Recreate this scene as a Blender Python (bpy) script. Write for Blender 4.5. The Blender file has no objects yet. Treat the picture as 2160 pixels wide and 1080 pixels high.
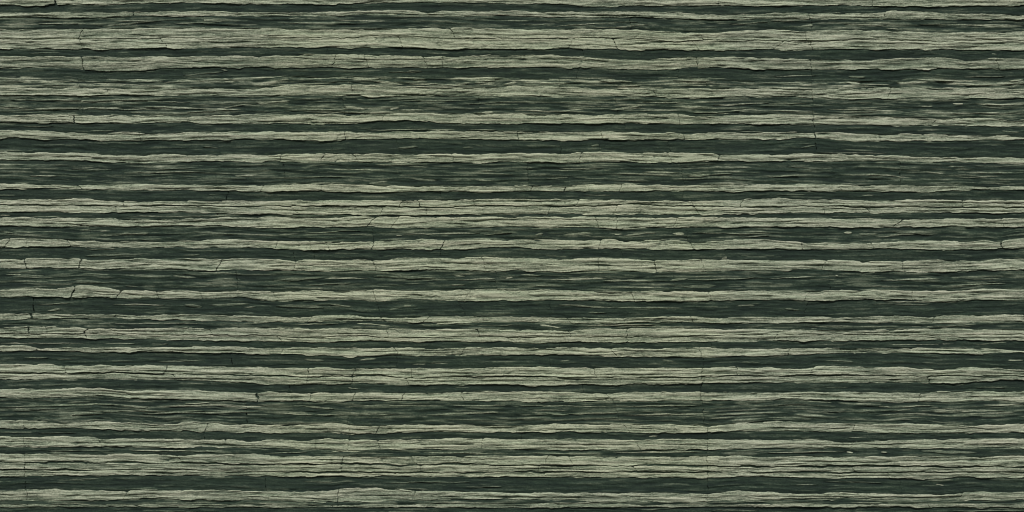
import bpy, math
import numpy as np

# ------------------------------------------------------------------ camera, world, sun
scene = bpy.context.scene
S = 0.002                      # metres per unit of the survey grid (2160 x 1080 units in view)
CX, CY = 1080.0, 540.0
BASE = -1.70                   # foot of the modelled stretch of rock

cam_d = bpy.data.cameras.new('camera')
cam = bpy.data.objects.new('camera', cam_d)
scene.collection.objects.link(cam)
scene.camera = cam
DIST = 10.0
cam.location = (0, -DIST, 0)
cam.rotation_euler = (math.radians(90), 0, 0)
cam_d.sensor_width = 36
cam_d.lens = 36 * DIST / (2160 * S)
cam_d.clip_end = 200

SUN_EL, SUN_AZ = 43, -18       # elevation; azimuth off the face normal, from the left
world = bpy.data.worlds.new('World')
scene.world = world
world.use_nodes = True
wn = world.node_tree.nodes
bg = wn['Background']
sky = wn.new('ShaderNodeTexSky')
sky.sky_type = 'NISHITA'
sky.sun_disc = False
sky.sun_elevation = math.radians(SUN_EL)
sky.sun_rotation = math.radians(180 + SUN_AZ * -1)
sky.air_density = 1.0
sky.dust_density = 3.0
world.node_tree.links.new(sky.outputs[0], bg.inputs[0])
bg.inputs[1].default_value = 0.06

sun_d = bpy.data.lights.new('sun', 'SUN')
sun_d.energy = 2.0
sun_d.angle = math.radians(11)
sun_d.color = (1.0, 0.965, 0.90)
sun = bpy.data.objects.new('sun', sun_d)
scene.collection.objects.link(sun)
el, az = math.radians(SUN_EL), math.radians(SUN_AZ)
# direction towards the sun: out of the face (-Y), up and to the left
d = (math.sin(az) * math.cos(el), -math.cos(az) * math.cos(el), math.sin(el))
from mathutils import Vector
sun.rotation_euler = Vector(d).to_track_quat('Z', 'Y').to_euler()
sun.location = (-3, -6, 6)

scene.view_settings.view_transform = 'Standard'
scene.view_settings.look = 'None'
scene.view_settings.exposure = 0.38
scene.view_settings.gamma = 1.0
scene.cycles.pixel_filter_type = 'BLACKMAN_HARRIS'
scene.cycles.filter_width = 1.1

# ------------------------------------------------------------------ noise
rng = np.random.default_rng(7)
_g = rng.uniform(0, 2 * np.pi, (256, 256))
_gx, _gy = np.cos(_g).astype(np.float32), np.sin(_g).astype(np.float32)

def pn(x, y, seed=0):
    """2D gradient noise, about -0.7..0.7"""
    x = np.asarray(x, dtype=np.float64) + seed * 37.17
    y = np.asarray(y, dtype=np.float64) + seed * 91.73
    xi = np.floor(x).astype(np.int64); yi = np.floor(y).astype(np.int64)
    xf = x - xi; yf = y - yi
    u = xf * xf * xf * (xf * (xf * 6 - 15) + 10)
    v = yf * yf * yf * (yf * (yf * 6 - 15) + 10)
    def gr(i, j, a, b):
        ii, jj = i & 255, j & 255
        return _gx[ii, jj] * a + _gy[ii, jj] * b
    n00 = gr(xi, yi, xf, yf); n10 = gr(xi + 1, yi, xf - 1, yf)
    n01 = gr(xi, yi + 1, xf, yf - 1); n11 = gr(xi + 1, yi + 1, xf - 1, yf - 1)
    return (n00 * (1 - u) + n10 * u) * (1 - v) + (n01 * (1 - u) + n11 * u) * v

def sst(a, b, x):
    t = np.clip((x - a) / (b - a), 0, 1)
    return t * t * (3 - 2 * t)

# ------------------------------------------------------------------ materials
def rock_material(name, dark, mid, light, green, warm, cool, bump_k, rough):
    m = bpy.data.materials.new(name)
    m.use_nodes = True
    nt = m.node_tree; N = nt.nodes; L = nt.links
    bsdf = N['Principled BSDF']
    bsdf.inputs['Roughness'].default_value = rough
    bsdf.inputs['Specular IOR Level'].default_value = 0.22
    tc = N.new('ShaderNodeTexCoord')
    def mapped(sx, sz, off=0.0):
        mp = N.new('ShaderNodeMapping')
        mp.inputs['Scale'].default_value = (sx, 30.0, sz)
        mp.inputs['Location'].default_value = (off, off * .7, off * 1.3)
        L.new(tc.outputs['Object'], mp.inputs['Vector'])
        return mp
    def noise(mp, detail=4, rgh=.6, dist=0.0):
        n = N.new('ShaderNodeTexNoise')
        n.inputs['Scale'].default_value = 1.0
        n.inputs['Detail'].default_value = detail
        n.inputs['Roughness'].default_value = rgh
        n.inputs['Distortion'].default_value = dist
        L.new(mp.outputs[0], n.inputs['Vector'])
        return n
    def math_(op, a, b=None, c=None, clamp=False):
        n = N.new('ShaderNodeMath'); n.operation = op; n.use_clamp = clamp
        for i, v in enumerate((a, b, c)):
            if v is None: continue
            if isinstance(v, (int, float)): n.inputs[i].default_value = v
            else: L.new(v, n.inputs[i])
        return n.outputs[0]
    def mixc(f, a, b):
        n = N.new('ShaderNodeMix'); n.data_type = 'RGBA'
        if isinstance(f, (int, float)): n.inputs[0].default_value = f
        else: L.new(f, n.inputs[0])
        for i, v in ((6, a), (7, b)):
            if isinstance(v, tuple): n.inputs[i].default_value = (*v, 1)
            else: L.new(v, n.inputs[i])
        return n.outputs[2]
    am = N.new('ShaderNodeAttribute'); am.attribute_name = 'mineral'
    at = N.new('ShaderNodeAttribute'); at.attribute_name = 'tint'
    ac = N.new('ShaderNodeAttribute'); ac.attribute_name = 'cool'
    streak = noise(mapped(14, 210), 6, .66, .35)      # fibres along the bedding
    streak2 = noise(mapped(5, 90, 3.1), 4, .6, .5)
    streak3 = noise(mapped(38, 185, 7.7), 5, .72, .25)
    grain = noise(mapped(150, 215, 1.7), 3, .75)
    a = math_('SUBTRACT', streak.outputs['Fac'], .5)
    b = math_('SUBTRACT', streak2.outputs['Fac'], .5)
    g = math_('SUBTRACT', grain.outputs['Fac'], .5)
    c = math_('SUBTRACT', streak3.outputs['Fac'], .5)
    tex = math_('MULTIPLY', a, .75)
    tex = math_('MULTIPLY_ADD', c, .75, tex)
    tex = math_('MULTIPLY_ADD', b, .35, tex)
    tex = math_('MULTIPLY_ADD', g, 1.0, tex)
    amp = math_('MULTIPLY_ADD', am.outputs['Fac'], 1.25, .22, clamp=True)   # the dark stone is the more even one
    v = math_('MULTIPLY_ADD', tex, amp, am.outputs['Fac'], clamp=True)
    cr = N.new('ShaderNodeValToRGB')
    e = cr.color_ramp.elements
    e[0].position = 0.0; e[0].color = (*dark, 1)
    e[1].position = 1.0; e[1].color = (*light, 1)
    x = e.new(.5); x.color = (*mid, 1)
    x = e.new(.13); x.color = (0.026, 0.044, 0.031, 1)
    L.new(v, cr.inputs[0])
    gw = math_('MULTIPLY_ADD', b, 1.2, at.outputs['Fac'], clamp=True)
    tintc = mixc(gw, green, warm)
    mul = N.new('ShaderNodeMix'); mul.data_type = 'RGBA'; mul.blend_type = 'MULTIPLY'
    mul.inputs[0].default_value = 1.0
    L.new(cr.outputs[0], mul.inputs[6]); L.new(tintc, mul.inputs[7])
    mul2 = N.new('ShaderNodeMix'); mul2.data_type = 'RGBA'; mul2.blend_type = 'MULTIPLY'
    L.new(ac.outputs['Fac'], mul2.inputs[0])
    L.new(mul.outputs[2], mul2.inputs[6]); mul2.inputs[7].default_value = (*cool, 1)
    L.new(mul2.outputs[2], bsdf.inputs['Base Color'])
    # fine relief
    f1 = noise(mapped(22, 260, 5.5), 6, .68, .6)
    f2 = noise(mapped(180, 330, 8.2), 4, .65)
    hsum = math_('MULTIPLY_ADD', f2.outputs['Fac'], .35, f1.outputs['Fac'])
    bp = N.new('ShaderNodeBump')
    bp.inputs['Strength'].default_value = bump_k
    bp.inputs['Distance'].default_value = .006
    L.new(hsum, bp.inputs['Height'])
    L.new(bp.outputs[0], bsdf.inputs['Normal'])
    return m

ROCK = rock_material('banded_rock',
    dark=(0.011, 0.021, 0.017), mid=(0.142, 0.166, 0.121), light=(0.435, 0.458, 0.352),
    green=(0.90, 1.0, 0.90), warm=(1.015, .99, 0.96), cool=(0.975, 0.985, 1.02),
    bump_k=.4, rough=.82)

# ------------------------------------------------------------------ bedding planes (surveyed on the photo grid)
def C(s):
    p = [tuple(float(v) for v in t.split(',')) for t in s.split()]
    a = np.array(p)
    return a[:, 0], a[:, 1]

B = {}
B[0] = C('0,12 160,11 270,9 390,5 540,9 720,9 900,6 1080,8 1170,9 1230,13 1440,14 1620,13 1700,11 1780,11 1860,14 1980,15 2070,14 2160,12')
B[1] = C('0,28 180,26 300,25 460,23 540,26 640,26 740,23 840,22 900,25 940,23 1080,23 1170,26 1350,24 1440,28 1530,31 1620,28 1710,27 1862,27 1866,23 1920,23 2020,29 2110,29 2160,34')
B[2] = C('0,37 100,38 160,39 270,35 540,35 740,34 800,32 900,32 980,35 1080,34 1170,37 1350,37 1440,41 1500,43 1620,41 1980,42 2160,42')
B[3] = C('0,62 180,61 270,60 450,58 540,60 620,60 740,62 860,59 1000,58 1080,62 1170,61 1260,62 1350,63 1430,69 1500,69 1560,65 1620,63 1698,67 1706,65 1760,64 1860,65 1980,69 2070,69 2160,67')
B[4] = C('0,81 180,83 360,80 540,79 720,80 790,75 900,79 1080,82 1170,79 1260,80 1350,82 1410,88 1530,84 1620,86 1710,87 1800,83 1860,83 1980,88 2070,84 2160,86')
B[5] = C('0,104 100,104 210,105 270,102 360,103 450,101 540,101 620,100 665,103 700,100 730,104 820,101 880,101 905,105 960,104 1080,105 1200,103 1280,105 1350,106 1440,106 1480,107 1530,106 1620,105 1650,107 1740,105 1860,105 1980,105 2100,107 2160,105')
B[6] = C('0,119 90,119 175,120 270,121 300,121 345,119 390,121 450,118 540,119 640,115 720,114 800,117 900,118 1000,118 1035,116 1080,117 1170,116 1230,120 1290,124 1350,126 1440,120 1500,122 1560,121 1620,123 1705,125 1800,127 1900,124 1960,120 2000,122 2038,129 2080,124 2110,122 2160,125')
B[7] = C('0,146 60,144 120,145 230,151 290,151 340,144 400,144 460,142 500,145 540,142 590,144 660,145 700,142 740,144 840,143 900,144 1080,144 1150,142 1215,144 1260,145 1290,148 1340,147 1390,149 1440,145 1510,143 1540,145 1620,147 1720,148 1860,147 1890,149 1920,147 2010,146 2160,147')
B[8] = C('0,164 90,164 155,163 180,167 360,168 450,164 540,165 600,162 690,165 740,163 930,164 1080,165 1200,167 1350,166 1500,165 1560,169 1620,172 1780,174 1890,172 1940,165 2020,170 2100,175 2140,168 2160,167')
B[9] = C('0,186 180,186 300,190 420,186 540,188 620,180 720,178 860,183 1000,187 1080,180 1170,183 1260,188 1380,190 1440,187 1540,187 1620,188 1710,190 1800,186 1870,184 2000,186 2160,187')
B[10] = C('0,203 90,202 180,202 230,200 300,202 450,201 540,203 640,202 700,201 750,202 780,206 880,203 1080,203 1170,205 1300,204 1380,204 1400,208 1440,206 1490,208 1560,204 1620,205 1740,208 1765,211 1860,208 2070,208 2110,211 2140,208 2160,208')
B[11] = C('0,243 150,243 170,244 290,243 390,245 450,243 540,243 620,241 700,240 740,243 810,240 860,238 930,240 1080,241 1200,242 1260,243 1320,241 1430,240 1450,245 1560,243 1620,241 1690,243 1800,244 1900,244 1980,251 2020,249 2100,249 2130,255 2160,251')
B[12] = C('0,259 150,260 200,261 310,261 370,259 400,258 450,262 540,262 590,261 640,262 760,262 800,256 850,254 890,256 930,262 1080,262 1230,261 1350,261 1450,263 1530,262 1620,262 1730,265 1850,264 1900,266 1980,266 2160,267')
B[13] = C('0,275 60,275 150,279 200,281 270,280 330,283 420,278 540,279 730,278 850,277 1000,277 1080,278 1200,278 1230,280 1260,278 1320,279 1380,281 1440,281 1500,280 1620,279 1718,281 1730,278 1800,281 1980,283 2060,286 2100,285 2160,288')
B[14] = C('0,294 30,291 60,294 100,297 140,294 200,297 270,299 330,296 390,297 400,295 540,295 600,295 630,294 670,299 710,299 730,295 780,295 870,293 1000,294 1060,298 1080,296 1200,297 1260,295 1440,295 1530,295 1620,295 1680,292 1740,293 1800,298 1980,299 2070,296 2160,296')
B[15] = C('0,321 60,322 160,322 200,325 270,328 300,329 350,324 400,327 540,326 680,325 720,323 800,324 840,326 1000,325 1080,324 1170,324 1260,321 1350,323 1440,323 1510,323 1520,329 1620,326 1720,323 1800,327 1900,329 1980,331 2160,333')
B[16] = C('0,339 90,339 160,340 230,344 270,345 330,345 380,342 450,341 540,343 580,341 640,345 690,341 740,345 780,343 860,344 1020,344 1080,342 1130,343 1200,345 1260,342 1350,343 1430,344 1500,340 1620,341 1700,341 1760,342 1860,340 1980,343 2090,346 2160,348')
B[17] = C('0,387 60,388 130,389 170,393 200,390 270,389 400,390 540,392 600,390 690,388 760,389 800,393 860,393 960,394 1080,393 1180,391 1190,394 1200,391 1310,388 1410,391 1470,392 1500,390 1620,390 1700,389 1770,390 1790,392 1870,391 1980,393 2040,392 2100,395 2160,393')
B[18] = C('0,400 30,401 60,398 170,400 250,402 360,403 450,401 540,405 590,405 660,402 700,406 780,407 840,406 900,405 980,406 1080,405 1190,404 1250,403 1310,405 1400,403 1500,404 1550,407 1620,402 1740,404 1900,406 1960,405 2060,401 2160,400')
B[19] = C('0,421 90,420 150,419 230,422 300,424 360,423 540,424 600,424 680,423 760,423 900,422 1000,421 1080,420 1180,421 1260,422 1400,424 1500,424 1560,422 1600,418 1620,418 1720,421 1860,423 1980,421 2000,420 2030,422 2160,422')
B[20] = C('0,433 180,434 260,435 340,434 460,436 540,435 680,434 740,435 860,437 940,437 1080,434 1180,436 1290,433 1350,431 1400,436 1500,434 1560,436 1620,436 1700,435 1800,436 1860,438 1980,437 2160,438')
B[21] = C('0,448 140,449 300,449 360,449 540,452 640,454 800,454 860,455 1080,453 1260,453 1400,454 1500,454 1560,452 1620,451 1740,450 1900,451 2000,450 2160,450')
B[22] = C('0,459 140,460 230,461 270,463 330,465 400,461 460,459 540,459 600,458 700,462 720,457 800,457 880,457 950,459 1080,457 1290,458 1350,460 1400,461 1440,458 1620,460 1740,461 1860,461 1900,463 1980,462 2100,462 2160,461')
B[23] = C('0,477 110,479 200,477 260,479 340,478 430,477 540,480 600,482 680,480 740,481 780,479 830,483 900,480 940,482 1080,480 1130,482 1200,480 1290,483 1380,481 1440,480 1620,480 1740,480 1860,482 1900,480 2000,478 2120,480 2160,480')
B[24] = C('0,506 30,502 90,503 140,505 170,509 260,508 360,508 420,506 500,505 540,508 570,509 640,509 700,511 780,510 860,508 890,505 925,505 935,510 950,506 1080,505 1140,506 1200,507 1290,504 1310,510 1370,506 1400,505 1440,506 1460,511 1530,506 1620,506 1690,512 1800,514 1860,513 1900,509 1980,508 2030,510 2080,507 2110,514 2130,503 2160,502')
B[25] = C('0,523 60,521 110,523 150,521 200,524 270,522 370,523 430,524 500,523 540,524 590,525 640,527 700,528 760,526 870,527 940,527 1000,525 1030,523 1080,523 1170,527 1210,527 1260,525 1380,527 1500,528 1560,526 1620,526 1670,528 1740,528 1860,526 1930,526 1950,529 2060,527 2160,525')
B[26] = C('0,547 120,545 170,545 180,550 270,545 330,547 420,547 480,547 500,543 540,546 600,548 620,551 640,548 690,549 780,548 800,550 860,543 960,545 1020,543 1080,544 1170,547 1260,543 1340,547 1440,550 1480,546 1520,548 1620,549 1700,547 1800,551 1900,552 1980,548 2020,550 2070,551 2120,544 2160,547')
B[27] = C('0,567 90,567 170,565 210,568 390,568 400,571 540,571 620,572 680,574 720,574 770,571 800,573 870,571 900,568 960,571 1020,572 1080,572 1160,574 1200,575 1260,572 1320,574 1440,575 1500,574 1560,572 1620,572 1700,569 1760,572 1860,574 1980,576 2060,571 2160,571')
B[28] = C('0,612 50,608 140,609 160,604 180,602 240,609 290,613 330,614 350,612 400,612 420,615 480,612 540,614 620,613 660,614 700,614 760,612 800,611 860,614 930,614 980,610 1080,612 1180,611 1240,614 1380,614 1500,614 1620,613 1700,614 1780,613 1820,614 1870,612 1930,615 2050,611 2160,610')
B[29] = C('0,626 30,628 60,626 120,628 160,629 200,627 260,630 300,631 360,631 420,632 500,628 540,632 610,637 640,635 700,635 740,634 800,637 850,632 900,631 940,634 1080,635 1140,635 1190,633 1260,635 1320,638 1400,635 1440,637 1500,636 1620,633 1700,636 1780,635 1840,632 1900,633 1980,636 2060,634 2160,634')
B[30] = C('0,662 60,661 150,665 160,663 240,664 310,668 350,663 420,664 540,668 650,669 670,666 740,666 780,670 850,671 900,668 960,667 1080,669 1200,671 1260,672 1340,671 1440,668 1500,670 1620,670 1670,669 1740,668 1820,669 1870,666 1920,667 1970,672 1980,665 2160,665')
B[31] = C('0,674 50,674 160,672 240,671 300,674 340,676 540,680 640,681 740,679 800,679 900,682 1000,683 1080,681 1200,684 1260,684 1440,681 1500,684 1620,683 1740,680 1840,683 1880,681 2000,684 2160,680')
B[32] = C('0,692 60,689 150,690 200,694 400,692 540,692 640,693 780,693 860,695 1020,694 1080,697 1180,697 1260,694 1440,692 1620,695 1680,694 1740,694 1860,696 1980,692 2160,694')
B[33] = C('0,705 240,703 320,708 540,707 640,712 760,709 830,714 1000,711 1200,712 1400,711 1620,706 1740,705 1900,708 2160,706')
B[34] = C('0,714 160,714 300,717 540,720 690,724 760,720 860,722 1000,721 1080,722 1140,725 1200,722 1350,723 1500,722 1620,720 1800,719 2000,718 2160,719')
B[35] = C('0,729 60,729 78,735 180,734 330,734 420,730 540,733 660,733 720,735 840,734 940,736 1000,733 1080,734 1200,734 1380,735 1500,734 1620,737 1700,735 1860,735 2060,734 2160,740')
B[36] = C('0,742 100,741 200,744 280,743 360,744 500,745 540,747 610,748 700,752 760,754 830,750 880,753 980,751 1080,750 1170,749 1250,751 1290,754 1370,755 1440,754 1500,757 1530,754 1560,752 1620,752 1740,748 1840,744 1900,746 2030,748 2160,745')
B[37] = C('0,769 110,769 135,772 150,771 300,771 380,772 540,774 600,776 700,776 740,778 880,777 960,779 1030,776 1080,775 1110,773 1200,776 1240,777 1330,776 1440,776 1480,775 1520,774 1600,776 1620,775 1700,779 1720,772 1800,774 1900,775 1980,780 2040,775 2160,781')
B[38] = C('0,788 140,788 250,786 300,789 540,792 640,796 760,793 800,792 860,798 980,796 1080,794 1260,798 1400,797 1500,796 1560,793 1620,794 1740,793 1860,792 2000,794 2160,794')
B[39] = C('0,801 150,802 300,803 400,803 540,809 620,812 700,811 760,810 800,813 900,814 1080,812 1140,815 1260,812 1360,811 1440,811 1510,808 1620,808 1740,809 1860,809 1980,808 2020,811 2080,803 2160,802')
B[40] = C('0,822 100,820 200,818 280,826 330,824 400,824 530,827 540,830 548,827 640,829 660,830 680,828 740,829 860,829 960,828 1080,827 1200,828 1280,830 1350,828 1440,828 1620,827 1700,827 1860,829 1930,829 1960,827 2040,826 2160,826')
B[41] = C('0,839 90,841 120,839 160,835 220,836 260,840 300,843 420,844 540,848 580,847 630,845 655,849 700,846 760,847 820,845 900,846 1080,848 1140,849 1260,847 1380,848 1440,847 1500,846 1620,844 1700,842 1750,845 1830,848 1900,850 1980,849 2040,846 2160,847')
B[42] = C('0,889 40,887 80,888 130,894 200,890 270,890 340,897 390,891 415,891 430,896 450,892 480,896 540,895 590,898 640,896 700,892 730,895 770,899 860,897 930,895 1080,899 1140,895 1260,895 1320,895 1350,897 1420,895 1440,898 1480,896 1495,900 1560,893 1620,889 1660,888 1740,893 1800,894 1880,896 1900,892 1960,894 2000,899 2100,897 2160,893')
B[43] = C('0,905 160,904 240,907 300,908 400,911 500,914 540,913 580,915 700,914 740,916 790,917 840,914 880,912 1080,913 1180,912 1260,911 1350,915 1440,915 1490,914 1510,911 1620,911 1700,912 1800,912 1900,915 2050,914 2160,914')
B[44] = C('0,921 150,921 200,923 205,926 300,925 420,926 540,930 600,928 640,929 690,925 720,928 780,930 860,927 960,925 1080,927 1200,926 1350,929 1440,926 1520,926 1540,929 1620,928 1700,927 1740,930 1790,933 1830,928 1900,928 2000,926 2070,926 2160,926')
B[45] = C('0,944 180,944 240,943 360,945 420,944 540,947 640,949 740,950 800,948 960,948 1080,949 1200,950 1380,949 1500,950 1620,947 1740,944 1840,947 1960,947 2060,945 2160,946')
B[46] = C('0,957 150,959 250,958 360,960 540,958 580,962 680,963 760,964 820,963 900,963 1080,963 1200,962 1320,965 1440,964 1560,962 1620,965 1680,963 1780,965 1860,964 1980,963 2080,965 2120,961 2160,962')
B[47] = C('0,976 200,976 360,977 540,980 680,979 760,979 860,982 980,979 1080,983 1260,983 1380,982 1500,984 1620,985 1740,984 1860,984 2160,986')
B[48] = C('0,990 180,992 360,991 540,996 700,996 840,998 960,998 1080,996 1200,995 1350,997 1500,997 1620,997 1740,997 1860,997 2160,998')
B[49] = C('0,1006 150,1003 260,1003 400,1005 540,1006 620,1007 700,1006 800,1005 900,1007 1080,1007 1170,1009 1320,1008 1440,1008 1480,1010 1560,1007 1620,1008 1740,1009 1860,1010 1980,1010 2040,1007 2160,1009')
B[50] = C('0,1036 60,1033 110,1031 180,1035 240,1036 300,1033 380,1035 440,1032 540,1037 640,1037 700,1036 730,1030 800,1030 860,1034 900,1037 960,1036 1080,1040 1200,1039 1320,1041 1420,1040 1490,1043 1560,1035 1620,1039 1700,1042 1780,1039 1860,1042 1980,1044 2020,1041 2060,1036 2110,1040 2160,1038')
B[51] = C('0,1058 100,1059 180,1055 230,1057 320,1053 540,1057 700,1060 900,1056 1080,1053 1200,1058 1400,1060 1620,1057 1740,1057 1800,1053 1980,1058 2160,1056')
B[52] = C('0,1064 200,1065 400,1064 700,1065 1080,1063 1400,1065 1700,1064 2160,1063')
B[53] = C('0,1071 200,1070 400,1072 700,1071 1080,1072 1400,1070 1740,1070 2160,1072')
for k, y0 in ((-1, -10), (-2, -34), (-3, -52), (-4, -90), (-5, -112), (-6, -150), (-7, -170), (-8, -220)):
    B[k] = (np.array([0., 2160.]), np.array([float(y0)] * 2))
for k, y0 in ((54, 1094), (55, 1112), (56, 1150), (57, 1172), (58, 1205), (59, 1224), (60, 1300)):
    B[k] = (np.array([0., 2160.]), np.array([float(y0)] * 2))

X0, X1 = -420.0, 2580.0       # the rock carries on past both sides of the picture

def bed(k, x):
    """height of bedding plane k at x, wandering on past the surveyed stretch"""
    px, py = B[k]
    # smooth interpolation: linear averaged over a short window
    y = 0
    for o, w in ((-11, .2), (-4, .3), (4, .3), (11, .2)):
        y = y + w * np.interp(x + o, px, py)
    out = np.maximum(0, -x) + np.maximum(0, x - 2160)
    y = y + pn(x / 130., k * 3.3, 5) * 7 * sst(0, 150, out)
    if k < 0 or k > 53:
        y = y + pn(x / 160., k * 2.7, 6) * 7 + pn(x / 50., k * 2.7, 8) * 2.5
    return y

# layers between plane k-1 and k: kind, gap above, gap below
KIND = {}
for k in range(-7, 61):
    KIND[k] = None
pale = {0: .0, 2: 0, 4: 0, 5: 0, 7: 0, 10: 0, 12: 0, 14: 0, 16: 0, 18: 0, 20: 0, 21: 0, 23: 0, 25: 0, 27: 0, 29: 0,
        31: 0, 33: 0, 34: 0, 36: 0, 38: 0, 39: 0, 41: 0, 43: 0, 45: 0, 47: 0, 48: 0, 49: 0, 51: 0, 53: 0,
        -2: 0, -4: 0, -6: 0, 55: 0, 57: 0, 59: 0}
mixed = {3: .16, 9: .30, 11: .20, 17: .15, 22: .07, 24: .13, 28: .14, 32: .13, 42: .17, 46: .14, 52: .20, -1: .1}
for k in KIND:
    KIND[k] = 'P' if k in pale else ('M' if k in mixed else 'D')
GAP = {4: .9, 20: 2.4, 33: 1.0, 38: 2.2, 47: 3.4, 48: 3.0}    # open seams between two pale layers
# pale layers whose stone is greener / greyer / more broken than the rest
SHADE = {2: -.10, 4: -.02, 5: .02, 7: -.11, 10: -.02, 12: .0, 20: .03, 21: .0, 31: -.07, 38: .02, 39: -.08, 45: -.02, 48: -.06, 49: -.06, 51: -.05, 53: -.2, 33: -.03, 34: -.02, 27: .0, 0: .03}

# cracks through the layers: x (and lean, in grid units sideways from top to bottom)
CR = {
 0: [(116, 2, 6), (1517, 0), (1840, 3)],
 2: [(280, 2), (905, 5), (1708, 2), (1866, -3)],
 3: [(430, 4), (1330, 3), (1712, -6)],
 4: [(170, -9), (955, 9), (1480, 7), (1700, 3)],
 5: [(345, 12), (172, 4), (845, 7), (1205, -9), (1298, 8, 1.5), (1468, 10), (1642, -16), (1712, 5)],
 6: [(690, 3), (1230, 5), (2115, 3)],
 7: [(174, 3, 3), (705, -6), (772, 8), (898, 6), (935, 1), (1470, 3), (1711, 1), (2105, 5)],
 8: [(1218, -4), (1430, -3), (1713, 1)],
 9: [(166, 5), (736, 4), (1046, 4), (1180, 3), (1490, 2), (1713, 1)],
 10: [(228, 8), (742, 3), (1380, 4), (1713, 1), (1877, -6)],
 11: [(172, 2), (725, 5), (1010, 2), (1300, 3), (1715, 1)],
 12: [(156, 1, 4.5), (395, 3), (808, -4), (1432, 2), (1716, 1), (1970, -12)],
 13: [(610, 3), (1320, 2), (1718, 1)],
 14: [(295, 5), (726, 1), (1092, 1, 1.5), (1270, 2), (1443, 2), (1720, 1, 3)],
 15: [(700, 2), (840, 8), (1182, 6), (1265, -2), (1412, 8), (1722, 3)],
 16: [(592, -5), (680, -7), (750, 8), (955, 3), (1225, -6), (1413, 9), (1517, -4)],
 17: [(600, 3), (1113, 2), (1440, 6), (1900, 2)],
 18: [(168, 8, 3), (553, -4), (678, 1), (1121, -3), (1191, -1, 3), (1310, -4), (1773, 3)],
 19: [(480, -5), (930, 3), (1440, 2)],
 20: [(260, 2), (681, -3), (846, -7), (884, 4, 1.5), (1001, 1), (1218, -6), (1460, 3), (1565, -4), (2030, 1, 2)],
 21: [(245, 2), (622, 17), (805, -8), (900, 3), (1158, -6), (1298, -7), (1470, 9), (1738, 1), (1833, 3)],
 22: [(460, 8), (890, 6), (1301, 1)],
 23: [(783, -14), (833, -11), (1301, 1), (1260, 6), (1424, -6), (1893, -18, 3), (2115, 6)],
 24: [(190, 5), (786, 4), (1144, 2), (1450, 4)],
 25: [(15, -9), (56, -1), (146, 6), (583, -6), (655, 5), (692, 7), (787, -3, 1.2), (933, -6, 2), (1265, -3), (1460, 6), (1692, 1), (1840, 6), (2113, 3, 4)],
 26: [(620, 5), (664, 2), (930, 2), (1312, 8), (1530, 3)],
 27: [(53, 4, 3), (169, -3, 4), (463, -12), (621, -3), (790, 7), (1021, 5), (1263, -2), (1383, 5, 1.5), (1484, 7), (1738, -8), (1905, 4)],
 28: [(500, 3), (1046, 2), (1422, 5), (1750, 4)],
 29: [(154, -8, 5), (250, -9), (332, 2), (425, 3), (580, 9), (790, 8), (985, -14), (1335, 5), (1498, 5), (1702, -8), (1925, 1)],
 30: [(70, 2, 2), (799, 5), (975, 18), (1161, 2), (1700, -14)],
 31: [(66, 2, 9), (243, -4), (653, -8), (763, 9), (808, 9), (900, -10), (1005, 12), (1200, 8), (1460, 6), (1969, -4)],
 32: [(830, 3), (1165, 4), (1440, 5)],
 33: [(60, 3, 6), (98, 2), (181, -5, 4), (445, 6), (817, 4), (1010, 3), (1203, 3), (1323, 1), (1655, 5)],
 34: [(57, 1), (180, 1), (590, 9), (1323, 1), (1636, -6)],
 35: [(600, 3), (836, 5), (1180, 2), (1500, 3)],
 36: [(78, -1, 2), (595, -5), (836, 5), (975, -5), (1295, 9), (1478, 4), (1664, -3)],
 37: [(488, 2), (837, 1), (1160, 3), (1484, -2)],
 38: [(138, 4), (350, -5), (649, -2), (747, -5), (868, 2), (1255, 4), (1481, -1), (1555, 2), (1712, -8)],
 39: [(370, 6), (647, -1), (742, -2), (860, 6), (1481, -1), (1960, 4)],
 40: [(610, 3), (740, 1), (1230, 3), (1480, -1)],
 41: [(543, 2, 7), (656, -4), (746, -4), (850, -6), (975, 2), (1286, 14), (1480, 1), (1940, -3)],
 42: [(520, 2), (738, -10), (1302, 12), (1484, 3)],
 43: [(50, 3), (435, -3), (737, 3), (796, -4, 1.5), (1322, 12), (1492, -1), (1802, -5)],
 44: [(430, 3), (737, -2), (1100, 3), (1492, 1)],
 45: [(51, 1), (212, 6), (475, -2), (734, -3), (800, 4), (1018, -2), (1345, 12), (1492, 0), (1797, -8)],
 46: [(738, 2), (1300, 4), (1492, 0)],
 47: [(52, 0), (380, 9), (722, -4), (872, 10), (1152, -9), (1205, 7), (1491, -1), (2090, -8)],
 48: [(52, 0), (720, 3), (887, 2), (1136, -3), (1340, 7), (1493, -1), (1800, 3)],
 49: [(52, 0), (830, -5), (1150, 5), (1494, 0), (1875, 4)],
 50: [(53, 0), (560, 2), (1494, 0), (1900, 3)],
 51: [(57, 3), (263, -7), (713, -2), (873, -4), (1493, 0), (1805, -7), (2027, -5)],
 52: [(57, 3), (713, 2), (1493, 0)],
 53: [(60, 2), (290, 4), (700, 3), (1120, 2), (1610, 3), (1960, 4)],
 54: [(400, 2), (1210, 3)],
}

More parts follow.
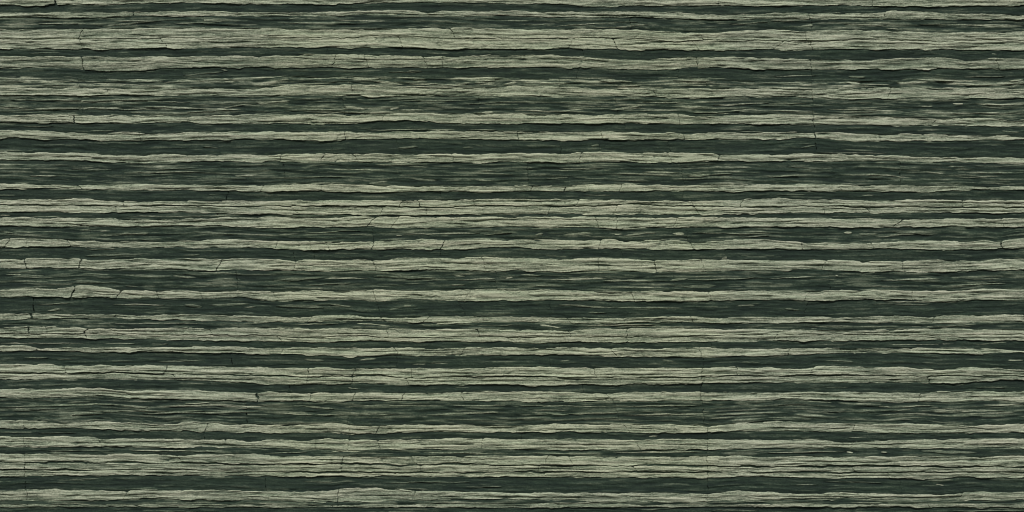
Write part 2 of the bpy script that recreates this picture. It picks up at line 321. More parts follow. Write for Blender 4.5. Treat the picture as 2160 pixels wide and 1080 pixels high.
# pale lenses lying in the dark layers: layer, x0, x1, y at x0, y at x1, thickness, paleness
LENS = '''
3 80 165 50 49 3 .55;3 210 330 55 45 3 .5;3 240 340 44 44 3 .5;3 368 480 49 46 4 .5;3 705 830 43 44 3 .6;3 600 640 53 44 2.5 .5;3 1090 1172 51 51 3 .5;3 1150 1345 55 46 2.5 .6;3 1290 1368 58 52 3 .6;3 1540 1620 51 46 3 .5;3 1625 1690 43 44 3 .6;3 1690 1716 54 53 5 .6;3 1780 1870 51 53 3 .6;3 1940 2160 51 53 3 .6;3 1868 1896 60 60 2 .6
6 2092 2103 112 116 4 .45;6 60 130 112 111 3 .25
8 820 882 152 152 2 .55;8 860 890 149 151 2 .4;8 1630 1722 161 159 3 .45;8 1790 1826 161 162 5 .4;8 2030 2120 162 161 3 .4;8 385 470 158 152 4 .3;8 466 480 144 151 3 .4
9 0 180 170 171 4 .7;9 0 172 180 179 2.5 .6;9 180 330 175 180 2.5 .7;9 245 345 171 171 5 .55;9 345 400 174 167 3 .7;9 365 470 172 171 5 .6;9 470 486 167 168 5 .9;9 480 540 167 166 3 .7;9 540 705 180 176 3.5 .6;9 740 800 166 167 6 .65;9 788 852 170 180 5 .75;9 862 927 177 177 5 .6;9 872 900 168 167 3 .6;9 1000 1045 175 168 8 .5;9 925 988 180 178 5 .7;9 1062 1092 178 174 5 .75;9 1140 1205 176 175 4 .8;9 1262 1335 170 172 6 .55;9 1420 1512 169 172 7 .55;9 1300 1350 182 181 3 .75;9 1655 1712 175 175 3 .75;9 1783 1816 174 176 5 .85;9 1892 1962 175 173 6 .75;9 1815 1880 178 179 3 .8;9 1925 2012 167 171 4 .7;9 2010 2160 181 176 3 .65;9 2128 2160 171 168 5 .7
11 20 172 211 211 3 .5;11 175 312 213 211 6 .55;11 290 402 214 215 3 .45;11 0 62 224 228 3.5 .5;11 70 166 230 229 4 .65;11 168 262 228 228 5 .6;11 250 335 231 230 3 .6;11 303 452 225 229 4.5 .55;11 380 500 237 231 3 .6;11 440 540 231 219 3 .55;11 422 508 230 231 4 .7;11 540 612 217 213 6 .65;11 600 800 233 229 4.5 .5;11 640 780 236 237 3 .55;11 725 772 226 230 5 .7;11 822 842 231 226 4 .85;11 840 892 232 231 4 .55;11 838 990 212 212 4 .4;11 1004 1042 238 236 5 .75;11 990 1062 219 215 3 .4;11 1085 1182 233 236 4 .75;11 1150 1282 216 214 3 .5;11 1165 1232 235 231 3.5 .65;11 1285 1352 231 227 6 .6;11 1180 1300 223 225 2 .55;11 1340 1442 217 216 3 .55;11 1448 1502 225 227 3 .6;11 1460 1540 237 239 3 .7;11 1505 1622 222 217 4 .6;11 1540 1602 233 231 3 .6;11 1620 1702 219 218 3 .55;11 1620 1722 233 234 3 .65;11 1745 1905 231 234 3 .7;11 1943 1968 225 225 3 .65;11 2010 2032 218 219 4 .9;11 2070 2160 221 221 3.5 .7;11 2010 2132 240 238 3 .8;11 1780 1860 237 236 2 .5
13 50 112 267 266 2 .4;13 190 242 275 276 2.5 .4;13 772 900 274 273 1.8 .85;13 900 960 273 274 1.5 .7;13 985 1048 274 273 1.5 .8;13 1658 1682 279 279 2 .85;13 2113 2152 277 279 4 .45;13 1560 1612 277 278 1.6 .6
15 428 462 310 312 3 .42;15 838 882 312 309 5 .3;15 1246 1264 309 306 8 .33;15 1688 1722 311 306 4 .35;15 1722 1872 322 323 1.6 .5;15 975 1000 312 311 3 .33
17 62 122 371 371 4 .6;17 150 236 357 358 3 .4;17 262 432 364 362 5 .45;17 330 402 356 355 3 .4;17 495 548 371 369 5 .45;17 700 800 358 358 2.5 .7;17 598 762 374 371 3.5 .35;17 778 818 387 383 5 .5;17 862 922 376 380 6 .42;17 990 1042 378 380 3 .6;17 930 1082 363 367 5 .4;17 860 905 352 353 3 .3;17 1355 1432 364 364 5 .55;17 1450 1502 371 368 7 .55;17 1180 1262 356 357 4 .35;17 1492 1545 368 367 3 .5;17 1150 1200 376 375 3 .3;17 1620 1684 373 370 3 .6;17 1830 1925 369 374 2.5 .6;17 1958 1992 363 366 4 .6;17 2026 2112 375 372 3 .65;17 2036 2145 364 363 4 .5;17 1660 1760 352 356 3 .35;17 2000 2040 351 352 3 .5
19 440 462 411 411 3 .3;19 1818 1844 412 412 2 .75;19 1230 1292 411 412 3 .3;19 1640 1700 411 411 3 .3
22 0 22 454 455 3 .8;22 55 130 457 457 2 .5;22 268 402 456 458 3 .6;22 400 482 457 454 2 .6;22 600 700 457 456 2 .35;22 1750 1860 457 456 2 .4
24 210 228 488 487 2 .7;24 244 314 494 492 5 .55;24 210 240 496 496 3 .4;24 400 502 489 494 4 .4;24 0 32 488 492 5 .3;24 586 632 495 493 3 .5;24 640 760 492 486 3 .35;24 836 848 496 496 3 .95;24 852 1012 494 492 3.5 .55;24 1020 1080 495 491 2.5 .5;24 1188 1252 495 492 5 .55;24 1128 1146 496 493 5 .4;24 1296 1314 495 494 2 .8;24 1312 1385 497 491 4.5 .55;24 1418 1444 493 493 5 .75;24 1460 1625 491 493 3 .6;24 1780 1798 491 491 4 .85;24 1812 1852 494 494 4 .5;24 1560 1622 500 498 3 .4;24 1885 1968 490 495 3 .35
26 178 302 539 536 5 .3;26 180 245 526 525 2.5 .5;26 386 422 538 538 3 .4;26 1522 1534 545 543 4 .7;26 700 760 534 535 4 .2
28 12 46 580 580 3 .65;28 60 94 582 582 4 .5;28 174 232 577 579 4 .5;28 248 312 580 580 2 .6;28 364 416 582 586 5 .5;28 264 292 603 605 2 .6;28 150 250 596 595 4 .25;28 576 684 591 586 6 .4;28 684 782 587 587 3 .7;28 788 962 583 590 6 .35;28 640 740 602 598 3 .3;28 958 982 581 583 4 .5;28 968 1046 591 588 4 .5;28 952 982 601 601 2 .95;28 1066 1082 588 585 3 .7;28 1094 1142 579 582 4 .45;28 1154 1280 590 587 4 .7;28 1270 1376 592 592 5 .55;28 1410 1452 592 588 5 .45;28 1450 1622 590 586 3.5 .5;28 1080 1152 605 603 6 .35;28 1440 1512 605 602 7 .28;28 1620 1722 588 584 3 .65;28 1762 1768 580 583 3 .7;28 1858 1984 591 588 4 .6;28 1996 2122 602 598 3 .55;28 2046 2112 590 588 3 .4;28 400 470 600 602 3 .35
30 78 148 642 640 3 .5;30 100 128 655 652 4 .6;30 238 348 642 643 3 .55;30 388 426 644 647 6 .33;30 440 526 643 641 5 .42;30 514 540 648 647 2 .6;30 696 742 643 646 4 .5;30 852 868 645 645 2.4 .8;30 582 684 646 648 7 .26;30 820 850 652 650 3 .4;30 1178 1300 644 649 4 .5;30 1290 1440 649 650 4 .42;30 1556 1592 645 645 5 .55;30 1240 1280 659 661 3 .4;30 1656 1686 651 654 4 .4;30 1864 2020 637 637 2.5 .6;30 1880 1960 642 643 3 .4
32 175 242 682 681 2.5 .5;32 205 460 683 682 1.8 .75;32 440 560 684 682 2 .5;32 612 722 684 683 2 .7;32 744 824 683 686 3 .85;32 880 962 686 683 3 .5;32 980 1082 687 686 2.5 .4;32 1138 1184 685 692 5 .85;32 1236 1386 687 685 3 .75;32 1300 1500 689 690 2 .6;32 1620 1660 682 680 3 .55;32 1700 1800 689 687 2 .6;32 1900 2060 689 688 2 .5;32 0 60 684 685 2 .35
35 0 184 725 724 2 .7;35 218 284 725 725 2 .65;35 318 354 726 726 2 .55;35 1868 2014 728 725 2 .65;35 2056 2124 727 723 3 .5;35 1700 1790 728 727 2 .4
37 48 102 755 754 3 .45;37 120 152 758 758 3 .35;37 330 432 763 760 5 .3;37 640 684 758 761 5 .35;37 756 794 760 757 4 .55;37 870 898 768 768 2 .9;37 908 946 766 766 3 .75;37 1180 1202 762 760 3 .4;37 1395 1424 760 762 3 .4;37 1740 1802 761 763 4 .35;37 2126 2160 760 760 3 .75;37 1560 1604 764 765 3 .3
40 733 756 819 821 2.5 .75;40 960 992 818 818 3 .3;40 2060 2120 818 819 3 .35;40 1740 1790 818 817 3 .25
42 0 232 858 852 4 .45;42 180 242 852 854 3 .6;42 256 312 857 859 4 .5;42 390 446 852 849 2 .9;42 342 500 857 854 3 .7;42 440 560 856 858 2.4 .75;42 30 124 866 862 4 .35;42 180 372 867 868 4 .45;42 300 432 873 867 3 .5;42 380 548 871 869 3.5 .5;42 150 222 874 873 2.5 .4;42 616 704 856 862 6 .45;42 728 942 857 855 2.6 .65;42 948 1066 856 856 3 .6;42 592 664 872 876 3 .7;42 664 732 875 874 3 .6;42 740 862 876 873 2 .55;42 900 1064 875 870 5 .55;42 1120 1200 870 875 4 .5;42 1190 1302 873 872 5 .6;42 1100 1292 856 858 3 .45;42 1316 1502 876 873 4 .6;42 1310 1482 858 855 3 .45;42 1500 1622 876 871 5 .5;42 1852 1882 857 859 3 .6;42 1848 1962 876 872 4 .5;42 1896 1968 859 856 3 .7;42 1880 1930 869 861 3 .5;42 1960 2122 865 867 4 .6;42 2002 2142 874 871 3 .6;42 2076 2160 855 853 3 .75;42 1640 1704 854 853 3 .35;42 1612 1716 882 880 3 .45;42 1700 1840 868 868 3 .3
44 1368 1388 921 920 2 .7;44 80 160 914 913 2 .25;44 1790 1830 923 922 2 .5
46 276 402 950 951 2 .85;46 408 474 952 950 4 .6;46 556 648 957 954 3 .55;46 698 762 952 953 3 .85;46 870 1082 955 957 4.5 .6;46 742 836 957 957 2 .45;46 1084 1272 956 958 3 .5;46 1290 1482 955 953 3 .65;46 1620 1784 955 952 2 .7;46 1786 1800 954 955 3.5 1;46 1858 1872 954 954 3 .6;46 1944 2062 952 955 6 .4;46 100 240 951 950 2 .35
50 152 184 1001 1002 4 .7;50 800 992 1019 1017 3 .35;50 1676 1722 1023 1022 1.6 .65;50 1974 1992 1021 1024 2 .9;50 1740 1860 1016 1018 3 .3;50 1000 1060 1028 1026 3 .35;50 140 210 1012 1010 3 .3;50 640 700 1016 1017 3 .3
52 100 182 1063 1062 2 .55;52 320 460 1061 1060 2 .5;52 900 1080 1060 1061 2 .5;52 1100 1290 1062 1062 2.4 .6
54 2000 2160 1078 1078 3 .35;54 300 420 1078 1079 3 .3;54 1500 1600 1077 1077 3 .3
'''

# partings that run through single pale layers: layer, x0, x1, y at x0, y at x1, width
SEAMS = '''
5 1296 1412 96 88 2.2;5 1225 1300 93 97 1.6;5 1410 1480 88 86 1.4;5 1790 1965 83 87 1.6;5 2030 2160 93 90 2;5 1640 1725 85 95 1.2;4 1560 1700 79 82 1;5 400 540 90 88 .9
7 590 700 122 126 1.1;7 700 960 126 125 1.1;7 960 1120 126 124 .9;7 1130 1290 124 131 1.1;7 1350 1500 128 127 1.2;7 0 160 134 128 2;7 160 330 127 130 1.6;7 1640 1790 129 128 1.4
10 640 1080 200 201 1.1;10 0 160 196 198 .9;10 1640 1860 199 198 1.2;10 1300 1480 196 199 1;10 2000 2160 200 196 1.3
12 540 800 257 260 1;12 1240 1420 251 251 1.2;12 0 150 251 253 1.2;12 1720 1900 250 252 1.2;12 1330 1420 246 250 1
14 180 340 283 285 1.3;14 900 1080 290 289 .7;14 1300 1480 291 292 .9;14 1800 2000 291 292 .9
16 1320 1450 326 332 1.6;16 100 200 332 330 1.2;16 560 640 332 328 1;16 1700 1860 333 333 1;16 700 900 337 335 .8
18 60 180 394 397 1.4;18 1450 1620 396 398 1.1;18 1760 1860 394 396 1.1;18 820 1080 399 400 .7
20 1080 1290 425 424 1.2;20 1290 1400 431 428 1.3;20 330 540 428 430 1.1;20 1700 1860 428 431 1.2;20 1950 2160 427 429 1
21 560 700 443 446 1;21 260 430 444 442 1;21 1900 2160 445 446 1.1;21 1440 1620 444 446 1.2
23 610 722 462 467 2.4;23 722 800 466 460 1.6;23 1100 1300 461 464 1.6;23 1420 1470 467 466 2;23 2050 2115 468 470 1.8;23 0 200 465 468 1.3;23 960 1100 467 463 1.2;23 300 520 470 467 1;23 1540 1700 470 467 1.2
25 800 930 517 512 1.1;25 620 790 517 515 1;25 400 540 517 516 .8;25 1080 1260 515 517 .8;25 1700 1830 516 513 1;25 1380 1460 516 513 .9
27 800 960 562 556 1.2;27 960 1080 556 560 1;27 1080 1380 558 561 1.1;27 1384 1480 559 562 1.1;27 330 480 560 562 1;27 230 330 563 560 .9;27 560 790 562 556 1;27 1540 1740 561 560 1.2;27 1840 2060 562 558 .9
29 600 760 622 624 .9;29 800 1000 622 623 .8;29 1120 1330 626 624 1.1;29 1380 1500 627 628 .9;29 160 250 619 622 1;29 1800 2000 624 629 1.3;29 2000 2160 628 630 1.6
31 200 380 668 670 1;31 1080 1280 676 674 1.1;31 1280 1480 677 675 1.1;31 700 900 674 676 1;31 1700 1860 676 674 1.2
33 240 440 699 700 1;33 1100 1290 704 705 .7;34 600 760 712 717 .8;33 1700 1960 700 702 1.2;34 1900 2160 711 713 1.2
36 600 760 738 741 1.3;36 760 1000 742 738 1.6;36 1000 1190 741 739 1.3;36 1100 1290 736 744 1.4;36 1300 1480 740 744 1.2;36 280 520 738 741 1.2;36 1680 1900 743 741 1.2;36 1900 2120 739 743 1
38 600 900 790 791 1.2;38 900 1300 787 790 .8;38 200 420 781 784 1.2;38 1300 1560 791 788 .9;38 1700 2000 786 789 1.2
39 860 1200 804 803 1.5;39 1180 1600 801 803 1.5;39 620 800 802 806 .9;39 300 540 798 801 1.6;39 1700 1900 802 801 1.2
41 120 400 829 836 1;41 700 900 842 841 .7;41 1100 1300 841 843 .7;41 1640 1900 837 841 1.2;41 1900 2160 839 837 1
43 100 300 898 900 1;43 560 740 905 906 1;43 800 1080 906 903 .9;43 1080 1300 908 906 1;43 1320 1480 904 907 .9;43 1620 1800 903 904 1.4;43 280 440 902 905 .9;43 1850 2100 908 905 1
45 540 740 934 937 1.1;45 740 1080 936 939 1.1;45 1080 1340 938 938 1.4;45 1340 1500 937 939 1.2;45 0 140 932 933 1;45 160 420 935 931 1;45 1700 2160 938 937 1.5;45 400 540 938 941 1.5
47 640 760 969 972 .8;47 900 1080 972 969 .8;47 1640 1900 974 975 1.3;47 1900 2160 972 970 1.2
48 1080 1300 989 991 .8;48 700 860 988 990 .8;49 300 540 998 997 1.6;49 0 200 997 998 1.6;49 1640 2000 1003 1004 1.1
51 120 300 1045 1048 1.2;51 400 560 1046 1043 1.2;51 560 700 1048 1053 1.8;51 740 1000 1045 1048 1.4;51 1000 1300 1049 1051 1.6;51 1300 1500 1047 1050 1.3;51 1560 1900 1047 1049 1.2;51 1700 2100 1052 1050 1.2
2 60 200 33 34 1;2 1170 1360 32 34 1;2 540 700 29 31 .9;2 1900 2100 33 34 1
'''
SEAM = {}
for line in (t for ln in SEAMS.strip().splitlines() for t in ln.split(';')):
    f = line.split()
    SEAM.setdefault(int(f[0]), []).append([float(t) for t in f[1:]])

# ------------------------------------------------------------------ mesh helpers
col = scene.collection

def world_xyz(x, y, h):
    """grid x, y and height off the face -> local coordinates of the rock (its origin is at its foot)"""
    return np.stack([(x - CX) * S, -h * S, (CY - y) * S - BASE], -1)

def grid_mesh(name, x, y, h, mineral, tint, cool, closed_depth=None, parent=None):
    if closed_depth is not None:      # wrap the piece round its edges and back into the rock
        x = np.pad(x, 1, mode='edge'); y = np.pad(y, 1, mode='edge')
        h = np.pad(h, 1, mode='edge')
        m = np.ones(h.shape, bool); m[1:-1, 1:-1] = False
        h = np.where(m, closed_depth, h)
        mineral = np.pad(mineral, 1, mode='edge'); tint = np.pad(tint, 1, mode='edge'); cool = np.pad(cool, 1, mode='edge')
    r, c = x.shape
    co = world_xyz(x, y, h).reshape(-1, 3)
    i = np.arange(r * c).reshape(r, c)
    q = np.stack([i[:-1, :-1], i[1:, :-1], i[1:, 1:], i[:-1, 1:]], -1).reshape(-1, 4)
    me = bpy.data.meshes.new(name)
    me.vertices.add(r * c)
    me.vertices.foreach_set('co', co.astype(np.float32).ravel())
    me.loops.add(q.size); me.polygons.add(len(q))
    me.loops.foreach_set('vertex_index', q.astype(np.int32).ravel())
    me.polygons.foreach_set('loop_start', np.arange(0, q.size, 4, dtype=np.int32))
    me.polygons.foreach_set('use_smooth', np.ones(len(q), bool))
    me.update(calc_edges=True)
    for nm, a in (('mineral', mineral), ('tint', tint), ('cool', cool)):
        at = me.attributes.new(nm, 'FLOAT', 'POINT')
        at.data.foreach_set('value', np.clip(a, 0, 1).astype(np.float32).ravel())
    me.materials.append(ROCK)
    o = bpy.data.objects.new(name, me)
    col.objects.link(o)
    if parent is not None: o.parent = parent
    return o

def outer(x, y):
    """0 in the middle of the face, 1 in the rock round it"""
    a = sst(520, 610, x + 14 * pn(y / 60., x * 0 + 3, 2)) * (1 - sst(1480, 1560, x + 18 * pn(y / 60., x * 0 + 7, 3)))
    b = sst(48, 70, y) * (1 - sst(1004, 1020, y))
    return 1 - a * b

def surface(kind, k, x, y, ys):
    """relief and mineral content; ys runs across the bed, x along it"""
    o = outer(x, y)
    wx = x + 22 * pn(x / 70., ys / 16., 11)
    wy = ys + 1.6 * pn(x / 45., ys / 9., 12) + .9 * pn(x / 17., ys / 5., 13)
    s = k * 3
    tint = .45 + .55 * pn(wx / 170., wy / 9., s + 1) + o * .06
    if kind == 'P':
        h = 1.0 * pn(x / 90., ys / 30., s)
        mn = .80 + .0 * o + SHADE.get(k, 0) + .09 * pn(wx / 220., wy / 22., s + 2)
        # flakes: sheets split off along the bedding, each leaving a low step
        for ax, ay, amp, cm, q in ((210, 10, .8, .09, 3), (110, 5.5, .6, .07, 4), (48, 3.2, .4, .06, 5)):
            n = pn(wx / ax, wy / ay, s + q)
            for t in (-.12, .14):
                w = .35 / ay
                f = sst(t - w, t + w, n)
                h = h + amp * (f - .5)
                mn = mn + cm * (f - .5)
        mn = mn + .06 * pn(wx / 160., wy / 5.5, s + 17)
        # open partings along the bedding
        for ax, ay, dep, q, den in ((170, 7.5, 2.4, 6, .18), (90, 4.5, 1.5, 7, .14), (52, 3.4, .9, 15, .14)):
            n = pn(wx / ax, wy / ay, s + q)
            br = sst(den - .1, den + .12, pn(x / 75., ys / 7., s + q + 20) + .10 * o)
            g = np.exp(-(n * ay / .55) ** 2) * br
            h = h - dep * g
            mn = mn - .20 * g
        for j, (xa, xb, ya, yb, wd) in enumerate(SEAM.get(k, [])):
            if xb < x.min() or xa > x.max(): continue
            u = np.clip((x - xa) / (xb - xa), 0, 1)
            line = ya + (yb - ya) * sst(0, 1, u) + 1.7 * pn(x / 34., x * 0 + j * 2.3 + k, 70) + .7 * pn(x / 11., x * 0 + j * 2.3 + k, 71)
            end = sst(xa - 3, xa + 16, x) * (1 - sst(xb - 16, xb + 3, x))
            ww = (wd * .52 * (1 + .9 * pn(x / 26., x * 0 + j, 72)) + .2) * (.3 + .7 * end)
            dy = y - line
            g = np.exp(-(dy / ww) ** 2) * end
            h = h - 2.8 * g + .5 * sst(0, 2.5, dy) * (1 - sst(2.5, 9, dy)) * end
            mn = mn - .36 * g + .07 * np.exp(-((dy - ww - 1.0) / 1.0) ** 2) * end
        # curved hairline fractures across the bed
        n = pn(x / 34. + ys / 26., ys / 15. - x / 120., s + 8)
        br = .75 * sst(.10, .34, pn(x / 55., ys / 30., s + 9)) * (1 - .5 * o)
        g = np.exp(-(n * 26 / 1.3) ** 2) * br
        h = h - 1.7 * g
        mn = mn - .28 * g
        mn = mn + (.08 + .05 * o) * pn(wx / 42., wy / 2.0, s + 10)
        h = h + .3 * pn(wx / 26., wy / 2.2, s + 10) + .25 * pn(wx / 9., wy / 3., s + 14)
    else:
        mx = mixed.get(k, 0.03)
        h = .8 * pn(x / 80., ys / 25., s)
        mn = .075 + .08 * pn(x / 190., ys / 16., s + 33) + mx * .12 + (.06 + .1 * mx) * pn(wx / 190., wy / 7., s + 2) + (.05 + .05 * mx) * pn(wx / 70., wy / 3.2, s + 3) + .05 * pn(wx / 26., ys / 9., s + 31)
        for ax, ay, amp, cm, q in ((170, 8, 1.3, .05, 3), (70, 4, .9, .05, 4)):
            n = pn(wx / ax, wy / ay, s + q)
            w = .35 / ay
            f = sst(.05 - w, .05 + w, n)
            h = h + amp * (f - .5) * (.5 + 2.5 * mx)
            mn = mn + cm * (f - .5) * (.5 + 4 * mx)
        # wisps of pale mineral drawn out along the bed
        n = pn(wx / 140., wy / 3.2, s + 5)
        t = .40 - .6 * mx - .03 * o
        f = sst(t, t + .16, n)
        mn = mn + (.30 + .6 * mx) * f
        h = h + .8 * f
        for ax, ay, q in ((230, 4.4, 35), (150, 3.0, 36), (300, 2.6, 37)):
            nn = pn(wx / ax, wy / ay, s + q)
            th = np.exp(-(nn * ay / .55) ** 2) * sst(.24 - .55 * mx, .36 - .55 * mx, pn(x / 110., ys / 5., s + q + 9))
            mn = mn + (.10 + 1.2 * mx) * th
            h = h + .9 * th
        g = np.exp(-(pn(wx / 150., wy / 7., s + 7) * 7 / .8) ** 2) * sst(.0, .2, pn(x / 70., ys / 8., s + 27))
        h = h - (1.2 + 4 * mx) * g
        mn = mn - .07 * g
        h = h + .3 * pn(wx / 22., wy / 2.4, s + 10)
    return h, mn, tint, o

def profile(d, r, drop):
    """how far the surface falls back at distance d from the edge"""
    t = np.clip(d / r, 0, 1)
    return -drop * (1 - np.sqrt(np.clip(1 - (1 - t) ** 2, 0, 1)))

def spaced(n_len, step, fine):
    """parameter 0..1 with extra rows near both ends"""
    n = max(2, int(round((n_len - 2 * fine[-1]) / step)))
    mid = np.linspace(fine[-1], n_len - fine[-1], n + 1) if n_len > 2.6 * fine[-1] else np.array([n_len / 2])
    a = np.array([f for f in fine[:-1] if f < n_len * .4])
    return np.concatenate([a, mid, n_len - a[::-1]]) / n_len

rock = bpy.data.objects.new('rock_face', None)
rock.location = (0, 0, BASE)
rock.empty_display_size = .3
rock['label'] = 'banded rock face of thin level layers, pale grey-green stone alternating with dark green stone'
rock['category'] = 'rock face'
col.objects.link(rock)

BASEH = {'P': 0.0, 'M': -1.9, 'D': -2.7}
CORE = -24.0
layers = {}
NAMES = {'P': ('pale_layer', 'pale_slab'), 'M': ('streaked_layer', 'streaked_slab'), 'D': ('dark_layer', 'dark_slab')}

def edge_noise(kk, x, side):
    """ragged broken edge of a bed"""
    s = kk * 2 + side
    a = 1.2 * pn(x / 42., s * 1.7, 30) + .9 * pn(x / 15., s * 1.7, 31) + .55 * pn(x / 6., s * 1.7, 32)
    n = pn(x / 60., s * 2.3, 33)
    a = a + 1.5 * (np.abs(pn(x / 34., s * 1.1, 34)) - .2)      # scalloped bites
    for L, am, q in ((58., .7, 35), (27., .4, 36)):     # stepped ends of flakes along the edge
        n = pn(x / L, s * 1.9, q)
        a = a + am * (sst(-.02, .03, n) + sst(.2, .24, n) - sst(-.2, -.17, -n) * .6 - .5)
    return a * 1.15

for k in range(-7, 61):
    kind = KIND[k]
    lname, sname = NAMES[kind]
    inview = -1 <= k <= 54
    # core of the layer, set back behind its broken face
    xs = np.arange(X0, X1 + 1, 15.)
    t, b = bed(k - 1, xs), bed(k, xs)
    v = np.linspace(0, 1, max(3, int((b - t).mean() / 8) + 1))[:, None]
    X = np.broadcast_to(xs, (len(v), len(xs))); Y = t + (b - t) * v
    H = (-4.5 if kind == 'P' else -8.) + 1.5 * pn(X / 30., Y / 9., 50)
    z = np.zeros_like(X)
    layer = grid_mesh(lname, X, Y, H, z + (.12 if kind == 'P' else .05), z + .4, outer(X, Y), parent=rock)
    layers[k] = layer
    # slabs
    cuts = sorted(CR.get(k, []))
    r2 = np.random.default_rng(100 + k)
    L_, R_ = [], []
    xx = X0
    while True:          # carry cracks on past the surveyed stretch
        xx += r2.uniform(90, 260)
        if xx > -40: break
        L_.append((xx, r2.uniform(-6, 6)))
    xx = 2200 + r2.uniform(0, 120)
    while xx < X1 - 60:
        R_.append((xx, r2.uniform(-6, 6))); xx += r2.uniform(110, 280)
    cuts = L_ + cuts + R_
    WIDE = {c[0]: c[2] for c in cuts if len(c) > 2}
    cuts = [c[:2] for c in cuts]
    ends = [(X0, 0)] + cuts + [(X1, 0)]
    gt, gb = (0, 0)
    if kind == 'P':
        gt = GAP.get(k - 1, 0) / 2; gb = GAP.get(k, 0) / 2
    for i in range(len(ends) - 1):
        (xa, la), (xb, lb) = ends[i], ends[i + 1]
        if not inview or xb < -30 or xa > 2190:
            sx, sy = 9.0, 4.0
        elif kind == 'P': sx, sy = 2.1, 1.35
        else: sx, sy = 3.2, 1.6
        L = xb - xa
        u = spaced(L, sx, [0, .5, 1.1, 2.0])
        xm = xa + u * L
        T = bed(k - 1, xm); Bt = bed(k, xm)
        Hm = (Bt - T).mean()
        vv = spaced(Hm, sy, [0, .45, 1.0, 1.8, 2.8])[:, None]
        # crack walls: lean, waviness and width
        yv = vv[:, 0]
        yabs = T.mean() + yv * Hm
        q0 = .24 if kind == 'P' else .03
        def wall(xc, lean, sgn):
            w = 4.0 * pn(yabs / 9., yabs * 0 + xc * .13, 40) + 2.2 * pn(yabs / 3.6, yabs * 0 + xc * .13, 41)
            gap = q0 * .6 + .34 * np.clip(pn(yabs / 7., yabs * 0 + xc * .31, 42) + .1, 0, 1) * (1 if kind == 'P' else .3)
            if xc in WIDE:      # a piece has dropped out here
                gap = gap + WIDE[xc] * .32 * (.75 + .8 * pn(yabs / 8., yabs * 0 + xc * .7 + sgn, 43))
            return xc + lean * 1.2 * (yv - .5) + w + sgn * gap
        le = wall(xa, la, 1)
        re = wall(xb, lb, -1)
        X = le[:, None] + (re - le)[:, None] * u[None, :]
        T = bed(k - 1, X); Bt = bed(k, X)
        if kind == 'P':
            # both walls of an open seam between two pale beds follow the same line
            pinch = lambda kk: np.clip(.85 + 1.3 * pn(X / 70., X * 0 + kk * 1.7, 45), .15, 1.5)
            if gt > 0: T = T + edge_noise(k - 1, X, 1) * .8 + gt * pinch(k - 1) + .3 * pn(X / 8., X * 0 + k, 46)
            else: T = T + edge_noise(k, X, 0) + .3
            if gb > 0: Bt = Bt + edge_noise(k, X, 1) * .8 - gb * pinch(k)
            else: Bt = Bt + edge_noise(k, X, 1) - .3
            # rounded corners where the bed is broken through
            ra, rb = r2.uniform(.5, 3.2), r2.uniform(.5, 3.2)
            da = np.clip(1 - (X - le[:, None]) / (ra * 2.2), 0, 1) ** 2
            db = np.clip(1 - (re[:, None] - X) / (rb * 2.2), 0, 1) ** 2
            cin = (ra * da + rb * db) * .6
            T = T + cin; Bt = Bt - cin * .6
        else:
            T = T - 2.6; Bt = Bt + 2.6
        Bt = np.maximum(Bt, T + 1.2)
        Y = T + (Bt - T) * vv
        ym = (bed(k - 1, X) + bed(k, X)) / 2
        h, mn, tint, o = surface(kind, k, X, Y, Y - ym)
        dt = Y - T; db_ = Bt - Y
        dl = X - le[:, None]; dr = re[:, None] - X
        if kind == 'P':
            h = h + BASEH['P'] + r2.uniform(-1.2, 1.2)
            h = h + profile(dt, 2.2, 2.0) + profile(db_, 1.3, 1.2)
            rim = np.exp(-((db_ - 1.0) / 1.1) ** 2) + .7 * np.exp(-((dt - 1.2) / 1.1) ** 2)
            mn = mn + .22 * rim * np.clip(.3 + 1.6 * pn(X / 38., Y / 12., 44), 0, 1)      # paler in patches along the top and bottom rims
            h = h + profile(dl, 1.3, .9) + profile(dr, 1.3, .9)
        else:
            h = h + BASEH[kind] + r2.uniform(-.7, .7)
            h = h + profile(dt - 2.0, 2.2, 1.1) + profile(db_ - 2.0, 2.2, 1.1)
            h = h + profile(dl, 1.2, .5) + profile(dr, 1.2, .5)
        grid_mesh(sname, X, Y, h, mn, tint, o, closed_depth=CORE - 4, parent=layer)

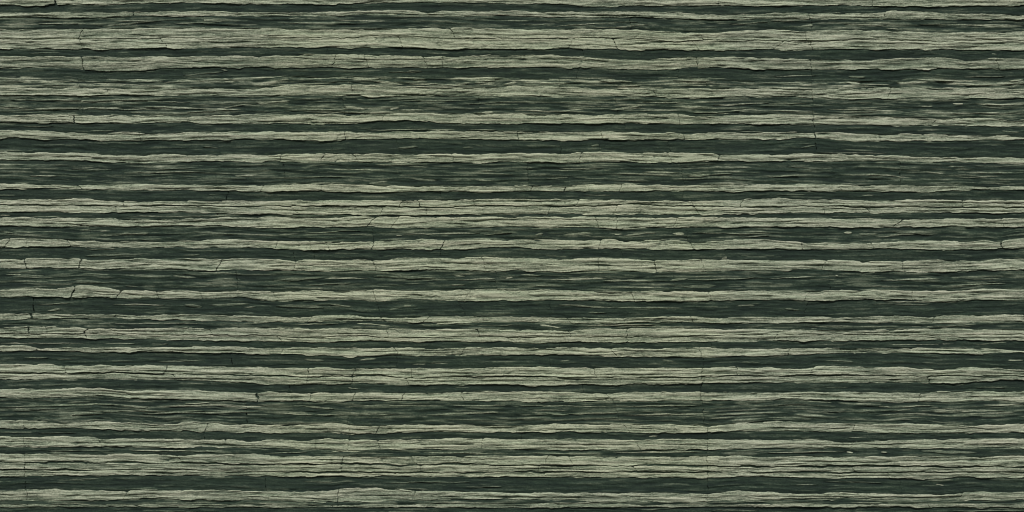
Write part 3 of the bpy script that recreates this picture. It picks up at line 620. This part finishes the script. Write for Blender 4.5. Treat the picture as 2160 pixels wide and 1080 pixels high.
# ------------------------------------------------------------------ pale lenses in the dark beds
for q, line in enumerate(t for ln in LENS.strip().splitlines() for t in ln.split(';')):
    f = line.split()
    k = int(f[0]); xa, xb, ya, yb, th, pl = (float(t) for t in f[1:])
    r2 = np.random.default_rng(900 + q)
    if abs(yb - ya) > .12 * (xb - xa): m_ = (ya + yb) / 2; s_ = .06 * (xb - xa) * np.sign(yb - ya); ya, yb = m_ - s_, m_ + s_
    L = xb - xa
    u = spaced(L, 2.4, [0, 1.0, 2.0])
    x = xa + u * L
    yc = ya + (yb - ya) * sst(0, 1, u) + 1.5 * pn(x / 40., x * 0 + q * 1.9, 60) + .5 * pn(x / 12., x * 0 + q * 1.9, 61)
    a1, a2 = r2.uniform(.28, .7, 2)
    wd = th * np.clip(u, 0, 1) ** a1 * np.clip(1 - u, 0, 1) ** a2
    wd = wd / max(wd.max(), .01) * th * (.9 + .7 * pn(x / 22., x * 0 + q * 3.1, 62))
    up = wd * r2.uniform(.4, .6) + .35 * pn(x / 9., x * 0 + q, 63) * (wd > .6)
    v = spaced(max(th, 2.0), 1.0, [0, .4, .8])[:, None]
    T = yc - np.maximum(up, .1); Bt = yc + np.maximum(wd - up, .1)
    X = np.broadcast_to(x, (len(v), len(x))); Y = T + (Bt - T) * v
    ym = Y * 0 + yc
    h, mn, tint, o = surface('D', k, X, Y, Y - (bed(k - 1, X) + bed(k, X)) / 2)
    e = np.minimum(Y - T, Bt - Y)
    h2 = h + BASEH[KIND[k]] + 1.3 + profile(e, max(th * .35, .8), 1.2) + .5 * pn(X / 20., Y / 1.6, 64)
    fade = sst(0, .16, u) * (1 - sst(.84, 1, u))
    core = (pl * .90 + .08) * (.55 + .45 * fade)
    mnl = np.maximum(mn, core + .10 * pn(X / 24., Y / 1.5, 65) + .0 * X)
    grid_mesh('pale_lens', X, Y, h2, mnl, tint, o, closed_depth=BASEH[KIND[k]] - 6, parent=layers[k])

tris = sum(len(m.polygons) * 2 for m in bpy.data.meshes)
print('objects', len(bpy.data.objects), 'triangles', tris)
